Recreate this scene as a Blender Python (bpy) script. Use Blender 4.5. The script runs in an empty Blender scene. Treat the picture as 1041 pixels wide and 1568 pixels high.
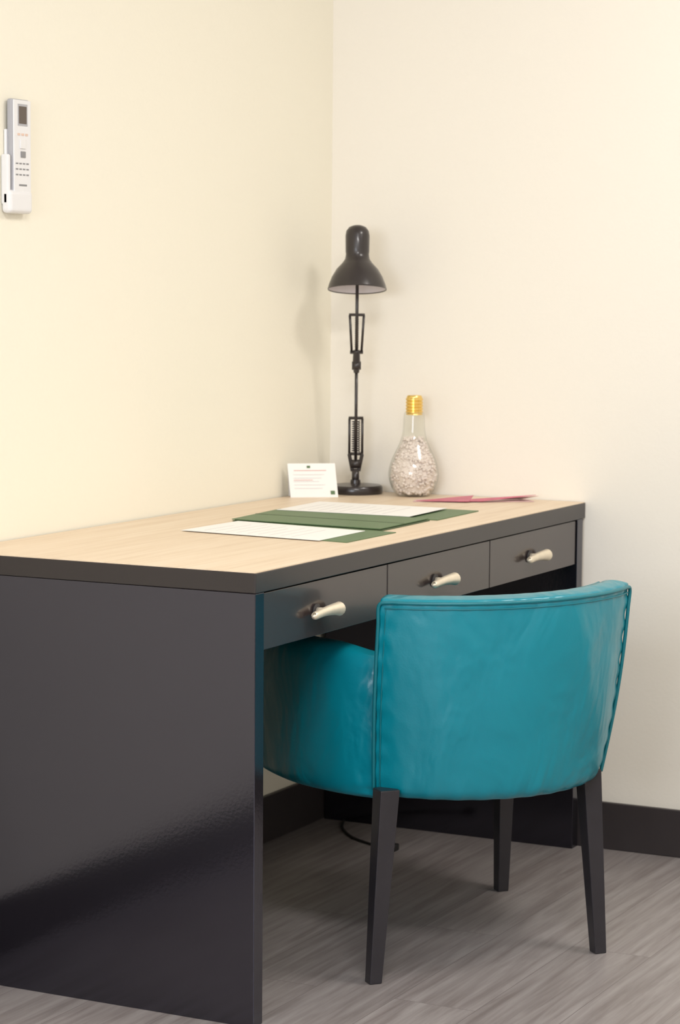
import bpy, math, random
import numpy as np
from mathutils import Vector, Matrix
random.seed(4)
S=bpy.context.scene
col=S.collection
try:
    S.view_settings.view_transform='Standard'; S.view_settings.look='None'
except Exception: pass

# ---------------------------------------------------------------- materials
def newmat(name):
    m=bpy.data.materials.new(name); m.use_nodes=True
    nt=m.node_tree; b=nt.nodes['Principled BSDF']; return m,nt,b
def N(nt,t,**k):
    n=nt.nodes.new(t)
    for a,v in k.items(): setattr(n,a,v)
    return n
def simple(name,c,rough=.5,metal=0,spec=.5,coat=0,bump=0,bscale=60,var=0,ior=None,coatr=.1,tint=None):
    m,nt,b=newmat(name)
    b.inputs['Roughness'].default_value=rough; b.inputs['Metallic'].default_value=metal
    b.inputs['Specular IOR Level'].default_value=spec
    b.inputs['Coat Weight'].default_value=coat; b.inputs['Coat Roughness'].default_value=coatr
    if tint: b.inputs['Specular Tint'].default_value=(*tint,1)
    if ior: b.inputs['IOR'].default_value=ior
    tc=N(nt,'ShaderNodeTexCoord'); no=N(nt,'ShaderNodeTexNoise'); no.inputs['Scale'].default_value=bscale
    no.inputs['Detail'].default_value=4
    nt.links.new(tc.outputs['Object'],no.inputs['Vector'])
    mx=N(nt,'ShaderNodeMix',data_type='RGBA'); mx.inputs[6].default_value=(*[x*(1-var) for x in c],1); mx.inputs[7].default_value=(*[min(1,x*(1+var)) for x in c],1)
    nt.links.new(no.outputs['Fac'],mx.inputs[0]); nt.links.new(mx.outputs[2],b.inputs['Base Color'])
    if bump:
        bp=N(nt,'ShaderNodeBump'); bp.inputs['Strength'].default_value=bump; bp.inputs['Distance'].default_value=.002
        nt.links.new(no.outputs['Fac'],bp.inputs['Height']); nt.links.new(bp.outputs['Normal'],b.inputs['Normal'])
    return m
M={}
M['wallL']=simple('wall_paint_left_lit',(.89,.85,.725),.75,bump=.15,bscale=120,var=.01)  # same paint as back wall; yellower illumination on this side put into the colour
M['wallB']=simple('wall_paint_back_lit',(.89,.845,.76),.75,bump=.15,bscale=120,var=.01)  # same paint as left wall; its own illumination tinted into the colour
M['ceil']=simple('ceiling_paint',(.88,.87,.85),.8,var=.01)
M['base']=simple('baseboard_vinyl',(.034,.027,.028),.4,var=.1,bscale=20)
M['lacq']=simple('black_lacquer',(.007,.006,.008),.13,coat=0,bump=.04,bscale=160,var=.12,ior=1.85,tint=(.80,.80,1))
M['edge']=simple('black_edge_band',(.018,.013,.014),.3,coat=.15,coatr=.2,var=.1)
M['drawer']=simple('drawer_laminate',(.036,.026,.026),.24,coat=.35,var=.08,bscale=40)
M['dark']=simple('dark_interior',(.02,.017,.017),.6)
M['steel']=simple('brushed_champagne_metal',(.80,.72,.58),.45,metal=.6,var=.1,bscale=90)
M['slide']=simple('drawer_slide_steel',(.5,.5,.5),.35,metal=1)
M['piping']=simple('teal_piping',(.002,.16,.20),.4,var=.06)
M['leg']=simple('black_wood_leg',(.022,.02,.025),.3,var=.2,bscale=30)
M['lampblk']=simple('lamp_black',(.024,.018,.018),.3,coat=.3)
M['lampin']=simple('lamp_inner_white',(.75,.7,.72),.5)
M['rubber']=simple('black_cable',(.015,.015,.015),.5)
M['gold']=simple('gold_cap',(.87,.62,.2),.27,metal=1)
M['peb']=simple('shell_pebble',(.84,.75,.70),.45,var=.16,bscale=25)
M['paper']=simple('white_paper',(.90,.89,.87),.6,var=.01)
M['green']=simple('green_folder',(.105,.18,.08),.5,var=.08)
M['greend']=simple('green_folder_dark',(.05,.09,.035),.5)
M['ink']=simple('grey_print',(.68,.66,.66),.6)
M['redink']=simple('red_print',(.75,.45,.42),.6)
M['pink']=simple('pink_leaflet',(.58,.12,.2),.4,var=.35,bscale=45)
M['pinkl']=simple('pale_leaflet',(.72,.48,.48),.4,var=.2,bscale=45)
M['rw']=simple('remote_white',(.80,.80,.81),.35)
M['rg']=simple('remote_grey',(.42,.42,.45),.35)
M['rs']=simple('remote_screen',(.1,.075,.06),.2)
M['rb']=simple('remote_button',(.25,.25,.26),.4)
M['ro']=simple('remote_button_orange',(.75,.55,.45),.4)
M['frame']=simple('white_frame',(.8,.8,.8),.4)
# leather
m,nt,b=newmat('teal_leather'); M['teal']=m
b.inputs['Roughness'].default_value=.31; b.inputs['Specular IOR Level'].default_value=.55
tc=N(nt,'ShaderNodeTexCoord')
n1=N(nt,'ShaderNodeTexNoise'); n1.inputs['Scale'].default_value=9; n1.inputs['Detail'].default_value=3; n1.inputs['Distortion'].default_value=.5
n2=N(nt,'ShaderNodeTexNoise'); n2.inputs['Scale'].default_value=260; n2.inputs['Detail'].default_value=2
mp=N(nt,'ShaderNodeMapping'); mp.inputs['Scale'].default_value=(1,1,.55)
nt.links.new(tc.outputs['Object'],mp.inputs[0]); nt.links.new(mp.outputs[0],n1.inputs[0]); nt.links.new(tc.outputs['Object'],n2.inputs[0])
mx=N(nt,'ShaderNodeMix',data_type='RGBA'); mx.inputs[6].default_value=(.001,.20,.27,1); mx.inputs[7].default_value=(.001,.235,.31,1)
nt.links.new(n1.outputs['Fac'],mx.inputs[0]); nt.links.new(mx.outputs[2],b.inputs['Base Color'])
b1=N(nt,'ShaderNodeBump'); b1.inputs['Strength'].default_value=.9; b1.inputs['Distance'].default_value=.015
b2=N(nt,'ShaderNodeBump'); b2.inputs['Strength'].default_value=.15; b2.inputs['Distance'].default_value=.001
nt.links.new(n1.outputs['Fac'],b1.inputs['Height']); nt.links.new(n2.outputs['Fac'],b2.inputs['Height']); nt.links.new(b1.outputs[0],b2.inputs['Normal']); nt.links.new(b2.outputs[0],b.inputs['Normal'])
# glass
m,nt,b=newmat('jar_glass'); nt.nodes.remove(b); out=nt.nodes['Material Output']
tr=N(nt,'ShaderNodeBsdfTransparent'); tr.inputs[0].default_value=(.97,.975,.955,1)
gl=N(nt,'ShaderNodeBsdfGlossy'); gl.inputs['Roughness'].default_value=.04
lw=N(nt,'ShaderNodeLayerWeight'); lw.inputs['Blend'].default_value=.5
pw=N(nt,'ShaderNodeMath',operation='POWER'); pw.inputs[1].default_value=3; nt.links.new(lw.outputs['Facing'],pw.inputs[0])
mr=N(nt,'ShaderNodeMapRange'); mr.inputs[3].default_value=.05; mr.inputs[4].default_value=.8; nt.links.new(pw.outputs[0],mr.inputs[0])
mx=N(nt,'ShaderNodeMixShader'); nt.links.new(mr.outputs[0],mx.inputs[0]); nt.links.new(tr.outputs[0],mx.inputs[1]); nt.links.new(gl.outputs[0],mx.inputs[2]); nt.links.new(mx.outputs[0],out.inputs[0]); M['glass']=m
def grain(name,c1,c2,c3,scale,rough,plank=None,bump=.05,coat=0,ang=0):
    m,nt,b=newmat(name); b.inputs['Roughness'].default_value=rough; b.inputs['Coat Weight'].default_value=coat
    tc=N(nt,'ShaderNodeTexCoord'); mp=N(nt,'ShaderNodeMapping'); mp.inputs['Scale'].default_value=scale
    nt.links.new(tc.outputs['Object'],mp.inputs['Vector'])
    no=N(nt,'ShaderNodeTexNoise'); no.inputs['Scale'].default_value=1; no.inputs['Detail'].default_value=8; no.inputs['Roughness'].default_value=.62; no.inputs['Distortion'].default_value=.4
    src=mp.outputs['Vector']
    if plank:
        br=N(nt,'ShaderNodeTexBrick'); br.offset=.37
        rot=N(nt,'ShaderNodeMapping'); rot.inputs['Rotation'].default_value=(0,0,math.pi/2)
        nt.links.new(tc.outputs['Object'],rot.inputs['Vector']); nt.links.new(rot.outputs[0],br.inputs['Vector'])
        br.inputs['Scale'].default_value=1; br.inputs['Brick Width'].default_value=1.22; br.inputs['Row Height'].default_value=plank
        br.inputs['Mortar Size'].default_value=.0008; br.inputs['Mortar Smooth'].default_value=.3; br.inputs['Bias'].default_value=0
        br.inputs['Color1'].default_value=(0,0,0,1); br.inputs['Color2'].default_value=(1,1,1,1); br.inputs['Mortar'].default_value=(.5,.5,.5,1)
        ad=N(nt,'ShaderNodeVectorMath',operation='MULTIPLY_ADD'); ad.inputs[1].default_value=(17,9,5)
        nt.links.new(br.outputs['Color'],ad.inputs[0]); nt.links.new(src,ad.inputs[2]); src=ad.outputs[0]
    nt.links.new(src,no.inputs['Vector'])
    cr=N(nt,'ShaderNodeValToRGB'); e=cr.color_ramp.elements
    e[0].position=.32;e[0].color=(*c1,1);e[1].position=.68;e[1].color=(*c3,1); k=e.new(.5);k.color=(*c2,1)
    nt.links.new(no.outputs['Fac'],cr.inputs[0]); colo=cr.outputs[0]
    if plank:
        hs=N(nt,'ShaderNodeHueSaturation'); mr=N(nt,'ShaderNodeMapRange'); mr.inputs[3].default_value=.94; mr.inputs[4].default_value=1.06
        nt.links.new(br.outputs['Color'],mr.inputs[0]); nt.links.new(mr.outputs[0],hs.inputs['Value']); nt.links.new(colo,hs.inputs['Color'])
        mm=N(nt,'ShaderNodeMix',data_type='RGBA'); mm.inputs[7].default_value=(*[x*.8 for x in c1],1)
        nt.links.new(br.outputs['Fac'],mm.inputs[0]); nt.links.new(hs.outputs[0],mm.inputs[6]); colo=mm.outputs[2]
    nt.links.new(colo,b.inputs['Base Color'])
    bp=N(nt,'ShaderNodeBump'); bp.inputs['Strength'].default_value=bump; bp.inputs['Distance'].default_value=.002
    nt.links.new(no.outputs['Fac'],bp.inputs['Height']); nt.links.new(bp.outputs[0],b.inputs['Normal'])
    return m
M['oak']=grain('oak_laminate',(.69,.54,.385),(.76,.615,.455),(.80,.67,.515),(70,3,10),.42)
M['floor']=grain('vinyl_plank',(.205,.178,.173),(.275,.247,.243),(.345,.318,.314),(60,3.2,10),.38,plank=.152,bump=.12)

# ---------------------------------------------------------------- helpers
def obj(name,me,mat=None,parent=None,smooth=False,loc=None):
    o=bpy.data.objects.new(name,me); col.objects.link(o)
    if mat: me.materials.append(mat)
    if smooth:
        for p in me.polygons: p.use_smooth=True
    if parent is not None:
        o.parent=parent
        if not parent.get('local'): o.matrix_parent_inverse=Matrix.Translation(parent.location).inverted()
    return o
def empty(name,loc=(0,0,0),rotz=0,local=False):
    e=bpy.data.objects.new(name,None); e.location=loc; e.rotation_euler=(0,0,rotz); e.empty_display_size=.1
    if local: e['local']=1
    col.objects.link(e); return e
def mesh(name,v,f):
    me=bpy.data.meshes.new(name); me.from_pydata([tuple(x) for x in v],[],f); me.update()
    import bmesh
    bm=bmesh.new(); bm.from_mesh(me); bmesh.ops.recalc_face_normals(bm,faces=bm.faces); bm.to_mesh(me); bm.free()
    return me
BF=[(0,1,3,2),(4,6,7,5),(0,4,5,1),(2,3,7,6),(0,2,6,4),(1,5,7,3)]
def bev(o,w,seg=2):
    if w:
        b=o.modifiers.new('bev','BEVEL'); b.width=w; b.segments=seg; b.limit_method='ANGLE'; b.angle_limit=.6
def box(name,x0,x1,y0,y1,z0,z1,mat,parent=None,bevel=0,seg=2):
    v=[(x,y,z) for x in(x0,x1) for y in(y0,y1) for z in(z0,z1)]
    o=obj(name,mesh(name,v,BF),mat,parent); bev(o,bevel,seg); return o
def hexa(name,c8,mat,parent=None,bevel=0):
    o=obj(name,mesh(name,c8,BF),mat,parent); bev(o,bevel); return o
def lathe(name,prof,c,mat,parent=None,n=48,tilt=None,close=True):
    v=[];f=[]
    for r,z in prof:
        for i in range(n):
            a=2*math.pi*i/n; v.append(Vector((r*math.cos(a),r*math.sin(a),z)))
    if tilt is not None: v=[tilt@x for x in v]
    v=[x+Vector(c) for x in v]
    for j in range(len(prof)-1):
        for i in range(n): f.append((j*n+i,j*n+(i+1)%n,(j+1)*n+(i+1)%n,(j+1)*n+i))
    if close:
        f.append(tuple(range(n))); f.append(tuple((len(prof)-1)*n+i for i in range(n)))
    o=obj(name,mesh(name,v,f),mat,parent,True)
    es=o.modifiers.new('es','EDGE_SPLIT'); es.split_angle=.7
    return o
def tube(name,pts,r,mat,parent=None,n=12,smoothp=True,rads=None,close=False,squash=1):
    P=[Vector(p) for p in pts]
    if smoothp and len(P)>2: P,rads=catmull(P,8,close,rads)
    v=[];f=[];L=len(P)
    prev=None
    for i,p in enumerate(P):
        a=P[(i-1)%L] if close else P[max(i-1,0)]; b=P[(i+1)%L] if close else P[min(i+1,L-1)]
        t=(b-a).normalized()
        if prev is None:
            u=t.cross(Vector((0,0,1)));
            if u.length<.05: u=t.cross(Vector((1,0,0)))
        else: u=prev-t*prev.dot(t)
        u.normalize(); prev=u; w=t.cross(u)
        rr=rads[i] if rads else r
        for k in range(n):
            an=2*math.pi*k/n; v.append(p+u*rr*math.cos(an)+w*rr*squash*math.sin(an))
    for i in range(L if close else L-1):
        j=(i+1)%L
        for k in range(n): f.append((i*n+k,i*n+(k+1)%n,j*n+(k+1)%n,j*n+k))
    if not close:
        f.append(tuple(range(n))); f.append(tuple((L-1)*n+k for k in range(n)))
    return obj(name,mesh(name,v,f),mat,parent,True)
def catmull(P,k,close=False,rads=None):
    out=[];ro=[];L=len(P)
    for i in range(L if close else L-1):
        g=(lambda q:P[q%L]) if close else (lambda q:P[min(max(q,0),L-1)])
        a,b,c,d=g(i-1),g(i),g(i+1),g(i+2)
        for s in range(k):
            t=s/k
            out.append(.5*((2*b)+(c-a)*t+(2*a-5*b+4*c-d)*t*t+(3*b-a-3*c+d)*t**3))
            if rads: ro.append(rads[i]*(1-t)+rads[min(i+1,L-1)]*t)
    if not close:
        out.append(P[-1]); 
        if rads: ro.append(rads[-1])
    return out,(ro if rads else None)
def cyl(name,a,b,r,mat,parent=None,n=20,r2=None):
    return tube(name,[a,b],r,mat,parent,n,False,[r,r2 if r2 is not None else r])

# ---------------------------------------------------------------- room
RX,RY,RZ=4.0,-6.0,2.7
box('floor',-.1,RX+.1,RY-.1,.1,-.1,0,M['floor'])
box('wall_left',-.1,0,RY-.1,.1,0,RZ,M['wallL'])
box('wall_back',0,RX,0,.1,0,RZ,M['wallB'])
box('wall_right',RX,RX+.1,RY,0,0,RZ,M['wallB'])
box('ceiling',-.1,RX+.1,RY-.1,.1,RZ,RZ+.1,M['ceil'])
wx0,wx1,wz0,wz1=.5,2.3,.95,2.2
v=[];f=[]
def addb(x0,x1,z0,z1):
    o=len(v); v.extend([(x,y,z) for x in(x0,x1) for y in(RY-.1,RY) for z in(z0,z1)]); f.extend([tuple(i+o for i in q) for q in BF])
addb(0,wx0,0,RZ);addb(wx1,RX,0,RZ);addb(wx0,wx1,0,wz0);addb(wx0,wx1,wz1,RZ)
obj('wall_front',mesh('wf',v,f),M['wallB'])
w=empty('window_1',(1.4,RY,1.5))
box('jamb_1',wx0,wx0+.05,RY-.08,RY+.02,wz0,wz1,M['frame'],w);box('jamb_2',wx1-.05,wx1,RY-.08,RY+.02,wz0,wz1,M['frame'],w)
box('sill',wx0-.04,wx1+.04,RY-.08,RY+.06,wz0-.03,wz0+.03,M['frame'],w);box('head',wx0,wx1,RY-.08,RY+.02,wz1-.05,wz1,M['frame'],w)
box('mullion',1.38,1.42,RY-.07,RY,wz0,wz1,M['frame'],w)
hb=.1035
box('baseboard_left',0,.012,RY,0,0,hb,M['base'],bevel=.002)
box('baseboard_back',.012,RX,-.012,0,0,hb,M['base'],bevel=.002)
box('baseboard_right',RX-.012,RX,RY,-.012,0,hb,M['base'],bevel=.002)

# ---------------------------------------------------------------- desk
D,L,H=.627,1.481,.76
dk=empty('writing_desk',(.31,-.74,0))
T=.031
box('top_slab',.002,D,-L,-.002,H-.035,H-.0015,M['edge'],dk,.0015)
box('top_laminate',.004,D-.0015,-L+.0015,-.003,H-.0016,H,M['oak'],dk)
box('near_panel',.014,D-.001,-L+.0008,-L+T,0,H-.0355,M['lacq'],dk,.001)
box('far_panel',.014,D-.001,-.045,-.0135,0,H-.0355,M['lacq'],dk,.001)
y0,y1=-L+T+.002,-.047
dz0,dz1=.628,.7225
w3=(y1-y0)/3
box('drawer_carcass',.02,D-.03,y0,y1,.645,.7235,M['dark'],dk)
for i in range(3):
    a=y0+i*w3+.0015; b_=y0+(i+1)*w3-.0015
    box('drawer_front_%d'%(i+1),D-.022,D-.004,a,b_,dz0,dz1,M['drawer'],dk,.001)
    yc=(a+b_)/2-.018-(.018 if i==0 else 0); zc=(dz0+dz1)/2-.004; X=D-.004
    cyl('handle_plate_%d'%(i+1),(X,yc-.012,zc),(X+.004,yc-.012,zc),.0125,M['dark'],dk)
    cyl('handle_post_%d'%(i+1),(X+.003,yc-.012,zc),(X+.016,yc-.012,zc),.0065,M['steel'],dk,r2=.0065)
    tube('handle_bar_%d'%(i+1),[(X+.014,yc-.044,zc-.004),(X+.0145,yc-.040,zc-.004),(X+.016,yc-.01,zc-.001),(X+.018,yc+.02,zc),(X+.019,yc+.040,zc-.001),(X+.019,yc+.045,zc-.001)],.008,M['steel'],dk,16,True,[.004,.0070,.0078,.0100,.0125,.009])
box('slide_1',.3,D-.04,y0+.03,y0+.042,.612,.645,M['slide'],dk)

# ---------------------------------------------------------------- chair
ch=empty('tub_chair',(.6585,-.802,0),math.atan2(.757,.653),True)
def grid(name,rows,mat,parent,closeu=False,caps=False):
    v=[p for r in rows for p in r]; n=len(rows[0]); f=[]
    for j in range(len(rows)-1):
        for i in range(n if closeu else n-1): f.append((j*n+i,j*n+(i+1)%n,(j+1)*n+(i+1)%n,(j+1)*n+i))
    if caps: f.append(tuple(range(n))); f.append(tuple((len(rows)-1)*n+i for i in range(n)))
    return obj(name,mesh(name,v,f),mat,parent,True)
zb,zt=.325,.691
def backpt(s,z,off,puck=False):
    k=(z-zb)/(zt-zb); w=.2245+.0215*k; ye=.214+.057*k; sag=.117-.012*k
    zz=z+.004*s*k
    r=(w*w+sag*sag)/(2*sag); th=math.asin(w/r)*s
    bul=.008*math.sin(math.pi*min(max(k,0),1))
    if puck:   # leather pulled in at seams and along the hem, puckering a little
        e=max(0,(abs(s)-.86)/.14); bul-=.0016*e*(1+math.sin(z*150+s*7))*.9
        h=max(0,(.10-k)/.10); bul-=.0016*h*(1+math.sin(s*34))
        h2=max(0,(k-.88)/.12); bul-=.0010*h2*(1+math.sin(s*41+1))
        bul+=.0022*math.sin(s*5+z*9)*math.sin(math.pi*min(max(k,0),1))
    R_=r-off+bul; cy=-(ye-r*math.cos(math.asin(w/r)))
    return Vector((-.0095+.0045*k+R_*math.sin(th),cy-R_*math.cos(th),zz))
sec=[]
th=.062
for q in range(7):
    a=math.pi/2*q/6; sec.append((.022*(1-math.sin(a)),zb+.022*(1-math.cos(a))))
for q in range(1,48): sec.append((0,zb+.022+(zt-.008-zb-.022)*q/48))
for q in range(5):
    a=math.pi/2*q/4; sec.append((.008*(1-math.cos(a)),zt-.008+.008*math.sin(a)))
for q in range(1,5): sec.append((.008+(th-.016)*q/5,zt+.003*math.sin(math.pi*q/5)))
for q in range(7):
    a=math.pi/2*q/6; sec.append((th-.018+.018*math.sin(a),zt-.018*(1-math.cos(a))))
for q in range(1,8): sec.append((th+.012*q/8,zt-.018-(zt-.018-zb)*q/8))
sec.append((th+.012,zb))
rows=[]
for i in range(121):
    s=-1+2*i/120
    rows.append([backpt(s,z,o,True) for o,z in sec])
grid('backrest',rows,M['teal'],ch,True,True)
pp=[backpt(-1,zb+.015+(zt-.012-zb-.015)*q/10,-.001) for q in range(11)]+[backpt(-1+2*i/30,zt-.007,.0005) for i in range(1,30)]+[backpt(1,zb+.015+(zt-.012-zb-.015)*q/10,-.001) for q in range(10,-1,-1)]
tube('back_piping',pp,.0034,M['piping'],ch,8,True)
p2=[p+Vector((0,0,-.010)) for p in [backpt(-.965+1.93*i/30,zt-.007,.0005) for i in range(31)]]
tube('back_stitch',p2,.0014,M['piping'],ch,6,True)
p3=[backpt(-.955,zb+.015+(zt-.018-zb-.015)*q/10,.0004) for q in range(11)]
tube('side_stitch',p3,.0012,M['piping'],ch,6,True)
ip=[backpt(-1+2*i/30,zt-.004,th-.004) for i in range(31)]
tube('back_inner_piping',ip,.003,M['piping'],ch,8,True)
def sweep(name,path,hw,z0,z1,mat,parent,cap0,cap1,ex=3.2,n=64,dip=0):
    P,_=catmull([Vector((x,y,0)) for x,y in path],12)
    d=[0]
    for i in range(1,len(P)): d.append(d[-1]+(P[i]-P[i-1]).length)
    rows=[]
    for i,p in enumerate(P):
        t=(P[min(i+1,len(P)-1)]-P[max(i-1,0)]).normalized(); nr=Vector((t.y,-t.x,0))
        k=1
        if cap1 and d[-1]-d[i]<cap1: e=1-(d[-1]-d[i])/cap1; k=max(.05,(1-e**2.5)**.4)
        zz1=z1-dip*max(0,1-d[i]/.13)**1.5
        zc=(z0+zz1)/2; hz=(zz1-z0)/2*(.75+.25*k)
        r=[]
        for q in range(n):
            a=2*math.pi*q/n; c,s_=math.cos(a),math.sin(a)
            e2=ex if s_>0 else 5
            pk=.0022*max(0,1-d[i]/.06)*math.sin(a*14)
            x=(hw*k+pk)*math.copysign(abs(c)**(2/e2),c); z=zc+(hz+pk)*math.copysign(abs(s_)**(2/e2),s_)
            r.append(p+nr*x+Vector((0,0,z)))
        rows.append(r)
    return grid(name,rows,mat,parent,True,True)
hw=.042
outer=[(-.222,-.212),(-.262,-.170),(-.303,-.10),(-.326,-.02),(-.334,.08),(-.326,.18),(-.312,.27)]
inn=[(x+hw*(.72 if i<2 else 1), y+(hw*.55 if i<2 else (hw*.25 if i==2 else 0))) for i,(x,y) in enumerate(outer)]
sweep('arm_1',inn,hw+.003,zb-.008,.588,M['teal'],ch,0,.05,dip=.020)
arm2=sweep('arm_2',[(-x-.012,y) for x,y in inn],hw+.003,zb+.0,.588,M['teal'],ch,0,.05,dip=.020)
for vt in arm2.data.vertices:
    k=max(0,(.585-vt.co.z)/.26); vt.co.x-=.022*k
def slab(name,ax,ay,cy,z0,z1,rr,mat,ex=3):
    rows=[]
    prof=[(rr*(1-math.sin(a)),z0+rr*(1-math.cos(a))) for a in [math.pi/2*q/4 for q in range(5)]]
    prof+=[(rr*(1-math.cos(a)),z1-rr+rr*math.sin(a)) for a in [math.pi/2*q/4 for q in range(5)]]
    prof+=[(ax*.5,z1+.012),(ax*.9,z1+.015)]
    for o,z in prof:
        r=[]
        for q in range(56):
            a=2*math.pi*q/56; c,s_=math.cos(a),math.sin(a)
            r.append(Vector(((ax-o)*math.copysign(abs(c)**(2/ex),c),cy+(ay-o*ay/ax)*math.copysign(abs(s_)**(2/ex),s_),z)))
        rows.append(r)
    return grid(name,rows,mat,ch,True,True)
slab('seat_base',.262,.28,.0,zb+.004,.41,.02,M['teal'],2.3)
slab('seat_cushion',.250,.27,.02,.41,.475,.025,M['teal'],3)
for i,(fx,fy,tx,ty) in enumerate([(-.248,-.251,-.223,-.243),(.217,-.2205,.197,-.206),(.248,.251,.248,.24),(-.335,.215,-.31,.205)]):
    a=.0118;b_=.0185
    hexa('leg_%d'%(i+1),[((fx if k==0 else tx)+u*(a if k==0 else b_),(fy if k==0 else ty)+v_*(a if k==0 else b_),(0 if k==0 else .345)) for u in(-1,1) for v_ in(-1,1) for k in(0,1)],M['leg'],ch,.002)

# ---------------------------------------------------------------- desk lamp
lx,ly=.101,-.071
lp=empty('desk_lamp',(lx,ly,H))
lathe('base',[(.060,0),(.0615,.003),(.0615,.014),(.058,.0185),(.04,.0205),(.012,.022),(.011,.03)],(lx,ly,H+.0005),M['lampblk'],lp)
dv=Vector((.45,-.89,0)); rv=Vector((.89,.45,0)); up=Vector((0,0,1))
B=Vector((lx,ly,H))
def LP(f,z,s=0): return B+dv*f+up*z+rv*s
cyl('neck',LP(0,.02),LP(.0,.055),.0085,M['lampblk'],lp)
cyl('pivot',LP(0,.066,-.011),LP(0,.066,.011),.010,M['lampblk'],lp)
for s in(-1,1):
    tube('yoke_%d'%(s+2),[LP(0,.05,s*.007),LP(0,.07,s*.011),LP(.002,.088,s*.0145)],.0042,M['lampblk'],lp,8)
    cyl('lower_bar_%d'%(s+2),LP(.002,.088,s*.0145),LP(.012,.169,s*.0145),.0028,M['lampblk'],lp)
    cyl('upper_bar_%d'%(s+2),LP(.045,.320,s*.011),LP(.068,.400,s*.0155),.0028,M['lampblk'],lp)
def spring(name,a,b,r,turns):
    pts=[];n=turns*10
    t=(b-a).normalized(); u=rv-t*rv.dot(t);u.normalize(); w_=t.cross(u)
    for i in range(n+1):
        an=2*math.pi*i/10; pts.append(a+(b-a)*i/n+u*r*math.cos(an)+w_*r*math.sin(an))
    tube(name,pts,.0011,M['lampblk'],lp,6,False)
spring('lower_spring_1',LP(.004,.094,-.0055),LP(.012,.164,-.0055),.0032,14)
spring('lower_spring_2',LP(.004,.094,.0055),LP(.012,.164,.0055),.0032,14)
spring('upper_spring',LP(.047,.328,0),LP(.066,.396,0),.0035,14)
cyl('lower_bracket',LP(.012,.17,-.0165),LP(.012,.17,.0165),.0035,M['lampblk'],lp)
cyl('lower_bracket_b',LP(.002,.089,-.0165),LP(.002,.089,.0165),.0035,M['lampblk'],lp)
cyl('lower_arm',LP(0,.07),LP(.038,.29),.0036,M['lampblk'],lp)
cyl('elbow',LP(.038,.288,-.010),LP(.038,.288,.010),.0095,M['lampblk'],lp)
tube('elbow_plate',[LP(.036,.272),LP(.038,.294),LP(.045,.322)],.0085,M['lampblk'],lp,10,True,[.006,.0085,.0075])
cyl('elbow_pin',LP(.043,.318,-.0145),LP(.043,.318,.0145),.004,M['lampblk'],lp)
cyl('upper_bracket',LP(.068,.401,-.0175),LP(.068,.401,.0175),.0032,M['lampblk'],lp)
cyl('upper_arm',LP(.038,.294),LP(.092,.478),.0036,M['lampblk'],lp)
tl=Matrix.Rotation(math.radians(-9),3,rv)
hc=LP(.096,.457)
prof=[(.0635,0),(.0645,.002),(.0625,.010),(.056,.027),(.046,.044),(.034,.057),(.0275,.066),(.0262,.072),(.0255,.078),(.0262,.082),(.0268,.118),(.025,.129),(.019,.137),(.010,.141),(.001,.142)]
lathe('shade',prof,hc,M['lampblk'],lp,tilt=tl,close=False)
prof2=[(.0625,.001),(.0605,.010),(.054,.026),(.044,.042),(.032,.055),(.025,.064),(.001,.066)]
lathe('shade_inner',prof2,hc,M['lampin'],lp,tilt=tl,close=False)
lathe('rim',[(.0645,-.001),(.0652,.0005),(.0645,.002),(.0625,.001),(.0645,-.001)],hc,M['lampblk'],lp,tilt=tl,close=False)
lathe('bulb',[(.001,.012),(.014,.015),(.021,.026),(.022,.036),(.015,.052),(.012,.064)],hc,M['lampin'],lp,tilt=tl,close=False)
tube('power_cord',[LP(-.02,.006,-.045),(.05,-.075,H+.02),(.02,-.07,H+.012),(.01,-.03,H+.004)],.0022,M['rubber'],lp,8)

# ---------------------------------------------------------------- bulb jar
jx,jy=.243,-.066
jr=empty('lightbulb_jar',(jx,jy,H))
gp=[(.001,0),(.03,0),(.038,.003),(.049,.018),(.0555,.040),(.0555,.057),(.050,.078),(.041,.098),(.032,.117),(.0265,.135),(.0245,.150),(.0235,.172),(.022,.183),(.019,.186)]
GP,_=catmull([Vector((r,0,z)) for r,z in gp],4)
gpp=[(max(.0008,p.x),max(0,p.z)) for p in GP]
lathe('glass',gpp,(jx,jy,H+.001),M['glass'],jr,close=False)
cp=[(.0185,.180)]
for i in range(5):
    z=.183+i*.007; cp+=[(.0175,z),(.0192,z+.0018),(.0192,z+.0045),(.0175,z+.0062)]
cp+=[(.0175,.219),(.015,.223),(.001,.224)]
lathe('screw_cap',cp,(jx,jy,H+.001),M['gold'],jr)
def rad(z):
    for (a,za),(b_,zb_) in zip(gp[1:],gp[2:]):
        if za<=z<=zb_: return a+(b_-a)*(z-za)/(zb_-za+1e-9)
    return .02
import bmesh
bm=bmesh.new()
for i in range(1500):
    z=random.uniform(.005,.130)
    R0=rad(z)-.0055
    r=R0*(random.uniform(.82,1) if random.random()<.85 else random.uniform(0,.8)); a=random.uniform(0,6.283)
    if z>.118 : r=R0*math.sqrt(random.random())
    if random.random()>(R0/.05): continue
    sc=random.uniform(.0033,.0058)
    m4=Matrix.Translation((jx+r*math.cos(a),jy+r*math.sin(a),H+z+.001))@Matrix.Rotation(random.uniform(0,3),4,Vector((random.random(),random.random(),random.random()+.01)))@Matrix.Diagonal((sc,sc*.8,sc*.6,1))
    bmesh.ops.create_icosphere(bm,subdivisions=1,radius=1,matrix=m4)
me=bpy.data.meshes.new('pebbles'); bm.to_mesh(me); bm.free(); obj('pebbles',me,M['peb'],jr,True)
lathe('pebble_core',[(.02,.003),(.036,.012),(.046,.04),(.046,.058),(.038,.085),(.024,.115),(.012,.125)],(jx,jy,H),M['peb'],jr)

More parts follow.
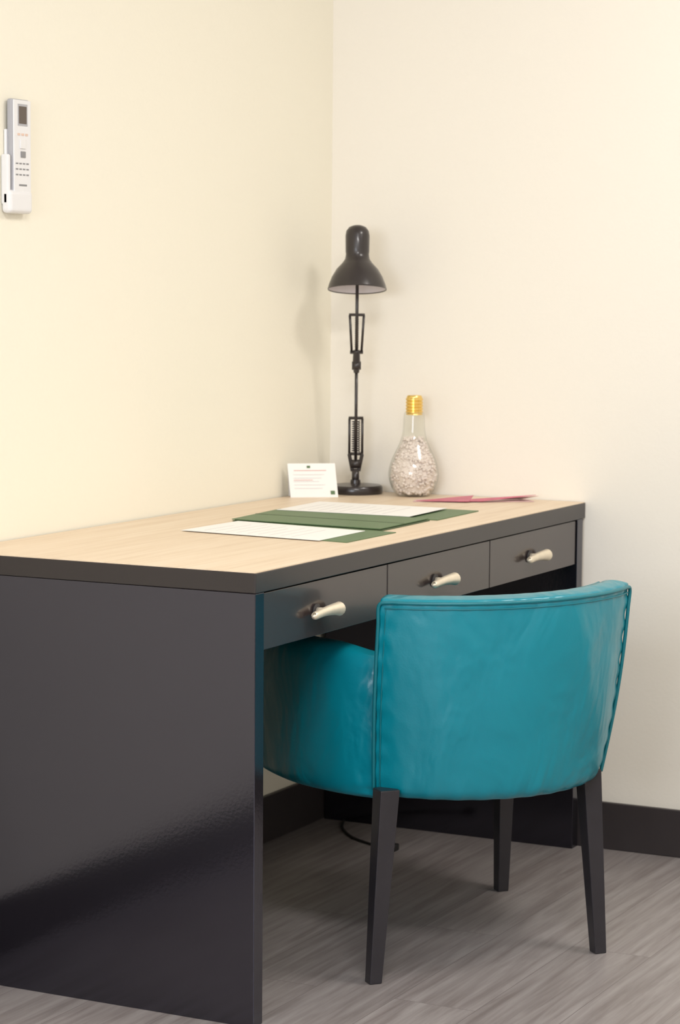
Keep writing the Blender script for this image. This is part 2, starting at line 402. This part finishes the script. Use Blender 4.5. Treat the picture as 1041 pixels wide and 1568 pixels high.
# ---------------------------------------------------------------- tent card
tc=empty('tent_card',(.07,-.19,H))
a=Vector((.028,-.243,H)); u=Vector((.81,.586,0)).normalized(); w_=Vector((-u.y,u.x,0))
Wc=.106;Hc=.074
def quadslab(name,p,ux,uy,n,t,mat,parent):
    v=[p,p+uy,p+ux,p+ux+uy]; v=[q+n*k for q in v for k in(0,t)]
    return hexa(name,v,mat,parent)
fu=w_*.014-u*.006+up*Hc
quadslab('front_leaf',a,u*Wc,fu,w_,.0008,M['paper'],tc)
quadslab('back_leaf',a+w_*.040+u*.001,u*Wc,-w_*.026-u*.007+up*Hc,w_,.0008,M['paper'],tc)
nrm=fu.cross(u).normalized()
if nrm.dot(w_)>0: nrm=-nrm
def ctext(name,s0,s1,t0,t1,mat): quadslab(name,a+nrm*.0006+u*Wc*s0+fu*t0,u*Wc*(s1-s0),fu*(t1-t0),nrm,.0003,mat,tc)
ctext('emblem',.40,.47,.86,.93,M['green']); ctext('logo',.85,.94,.08,.19,M['green'])
ctext('title',.12,.8,.78,.80,M['redink'])
for i in range(5): ctext('line_%d'%i,.1,.75-.06*(i%3),.66-.1*i,.672-.1*i,M['ink'])
ctext('red_line',.1,.5,.5,.515,M['redink'])

# ---------------------------------------------------------------- papers & folders
def sheet(name,pts,z,t,mat,parent=None):
    v=[Vector((x,y,zz)) for x,y in pts for zz in(z,z+t)]
    o=[v[0],v[1],v[2],v[3],v[6],v[7],v[4],v[5]]
    return hexa(name,o,mat,parent)
def lines(pre,P,z,n,par):
    A,Bq,C,Dq=[Vector((*p,0)) for p in P]
    def at(s,t): return (A*(1-s)+Dq*s)*(1-t)+(Bq*(1-s)+C*s)*t
    for i in range(n):
        s=.12+.72*i/n; t1=.88-.25*random.random()
        q=[at(s,.12),at(s,t1),at(s+.010,t1),at(s+.010,.12)]
        sheet('%s_%d'%(pre,i),[(p.x,p.y) for p in q],z,.0001,M['ink'],par)
g1=empty('open_folder',(.35,-.9,H))
sheet('folder_leaf',[(.245,-.965),(.243,-.77),(.553,-.80),(.552,-1.005)],H+.0003,.0012,M['green'],g1)
P1=[(.190,-.985),(.196,-.775),(.495,-.815),(.499,-1.012)]
sheet('letter_paper',P1,H+.0018,.0006,M['paper'],g1); lines('text',P1,H+.0024,9,g1)
g2=empty('green_folder',(.33,-.65,H))
sheet('folder_cover',[(.176,-.765),(.155,-.525),(.506,-.555),(.512,-.785)],H+.003,.0016,M['green'],g2)
sheet('folder_back',[(.18,-.770),(.16,-.53),(.512,-.56),(.518,-.788)],H+.0003,.0016,M['greend'],g2)
sheet('fold_line',[(.166,-.652),(.165,-.645),(.508,-.668),(.509,-.675)],H+.0046,.0004,M['greend'],g2)
g3=empty('green_folder.001',(.35,-.45,H))
sheet('folder_cover',[(.20,-.545),(.19,-.335),(.515,-.325),(.522,-.545)],H+.0003,.0016,M['green'],g3)
P3=[(.165,-.56),(.155,-.35),(.452,-.345),(.462,-.55)]
sheet('letter_paper',P3,H+.0052,.0006,M['paper'],g3); lines('text',P3,H+.0058,9,g3)
lf=empty('pink_leaflet',(.42,-.1,H))
sheet('page_1',[(.305,-.20),(.29,-.15),(.50,-.022),(.53,-.06)],H+.0005,.001,M['pinkl'],lf)
def tri(name,pts,mat,par):
    v=[Vector(p) for p in pts]; v=v+[p+Vector((0,0,.0008)) for p in v]
    return obj(name,mesh(name,v,[(0,1,2),(3,5,4),(0,3,4,1),(1,4,5,2),(2,5,3,0)]),mat,par)
tri('page_2',[(.31,-.195,H+.002),(.40,-.09,H+.010),(.42,-.16,H+.003)],M['pink'],lf)
tri('page_3',[(.36,-.17,H+.002),(.53,-.05,H+.014),(.44,-.14,H+.003)],M['pink'],lf)
tri('page_4',[(.42,-.11,H+.003),(.535,-.045,H+.012),(.49,-.03,H+.002)],M['pinkl'],lf)

# ---------------------------------------------------------------- AC remote in wall holder
rm=empty('wall_remote_control',(.0,-1.25,1.45))
ya,yb=-1.283,-1.228
box('holder_back',0.0005,.006,ya-.004,yb+.002,1.362,1.50,M['rw'],rm,.002)
hold=box('holder_cup',.0005,.0215,ya-.014,yb+.004,1.350,1.392,M['rw'],rm,.008,4)
box('holder_side_1',.0005,.017,ya-.014,ya-.004,1.365,1.455,M['rw'],rm,.004,3)
box('holder_side_2',.0005,.012,yb,yb+.004,1.365,1.455,M['rw'],rm,.0018,3)
box('remote_body',.004,.017,ya,yb,1.366,1.554,M['rg'],rm,.004,3)
box('remote_face',.0165,.0195,ya+.0015,yb-.0005,1.368,1.552,M['rw'],rm,.0012,2)
def rbx(name,s0,s1,z0,z1,mat,t=.001): box(name,.0193,.0195+t,ya+(yb-ya)*s0,ya+(yb-ya)*s1,z0,z1,mat,rm,.0003)
rbx('screen',.30,.74,1.510,1.541,M['rs'],.0006)
rbx('screen_bezel',.24,.80,1.506,1.545,M['rg'],.0003)
for i in range(3): rbx('button_o%d'%i,.22+.22*i,.36+.22*i,1.489,1.493,M['ro'])
rbx('button_main',.36,.66,1.466,1.482,M['frame'],.002)
rbx('button_dark',.40,.66,1.450,1.461,M['rb'],.0015)
for r_ in range(3):
    for i in range(4): rbx('button_%d_%d'%(r_,i),.12+.2*i,.25+.2*i,1.438-.010*r_,1.4405-.010*r_,M['rb'],.0008)
rbx('brand_plate',.3,.75,1.399,1.4025,M['rb'],.0003)

# ---------------------------------------------------------------- cable on floor
cb=empty('floor_power_cable',(.18,-.15,0))
tube('cable',[(.07,-.055,.003),(.10,-.12,.003),(.16,-.19,.003),(.23,-.23,.003),(.285,-.25,.004)],.003,M['rubber'],cb,8)
box('plug',.28,.30,-.262,-.24,.0005,.016,M['rubber'],cb,.003,3)

# ---------------------------------------------------------------- ceiling fixtures + lights
def area(name,loc,rot,sx,sy,power,colr,shape='RECTANGLE',spread=None):
    l=bpy.data.lights.new(name,'AREA'); l.shape=shape; l.size=sx; l.size_y=sy; l.energy=power; l.color=colr
    if spread: l.spread=spread
    o=bpy.data.objects.new(name,l); o.location=loc; o.rotation_euler=rot; col.objects.link(o); return o
def fixture(x,y,sx,sy):
    e=empty('ceiling_light',(x,y,RZ))
    box('housing',x-sx/2-.02,x+sx/2+.02,y-sy/2-.02,y+sy/2+.02,RZ-.03,RZ,M['frame'],e,.004)
fixture(2.0,-.85,.6,.6); area('downlight',(2.0,-.85,RZ-.035),(0,0,0),.56,.56,24,(1,.945,.88))
fixture(2.0,-3.2,1.2,.6); area('panel_light',(2.0,-3.2,RZ-.035),(0,0,0),1.15,.55,61,(1,.97,.94))
area('window_daylight',(1.4,RY-.12,1.58),(math.radians(90),0,0),1.75,1.2,76,(.86,.91,1))
wd=bpy.data.worlds.new('w'); S.world=wd; wd.use_nodes=True; wd.node_tree.nodes['Background'].inputs[0].default_value=(.75,.85,1,1); wd.node_tree.nodes['Background'].inputs[1].default_value=1

# ---------------------------------------------------------------- camera
yaw,pit,rol=.4706,.0954,-.0075
fv=Vector((-math.sin(yaw)*math.cos(pit),math.cos(yaw)*math.cos(pit),-math.sin(pit))); r0=Vector((math.cos(yaw),math.sin(yaw),0)); d0=fv.cross(r0)
r2=math.cos(rol)*r0+math.sin(rol)*d0; d2=-math.sin(rol)*r0+math.cos(rol)*d0
cd=bpy.data.cameras.new('camera'); co=bpy.data.objects.new('camera',cd); col.objects.link(co)
mt=Matrix.Identity(4)
for i in range(3): mt[i][0]=r2[i]; mt[i][1]=-d2[i]; mt[i][2]=-fv[i]
mt[0][3],mt[1][3],mt[2][3]=2.4896,-4.8418,1.2277
co.matrix_world=mt
cd.sensor_fit='VERTICAL'; cd.sensor_height=36; cd.sensor_width=24; cd.lens=3643.3/1568*36; cd.clip_start=.05
cd.dof.use_dof=True; cd.dof.focus_distance=4.0; cd.dof.aperture_fstop=9
S.camera=co
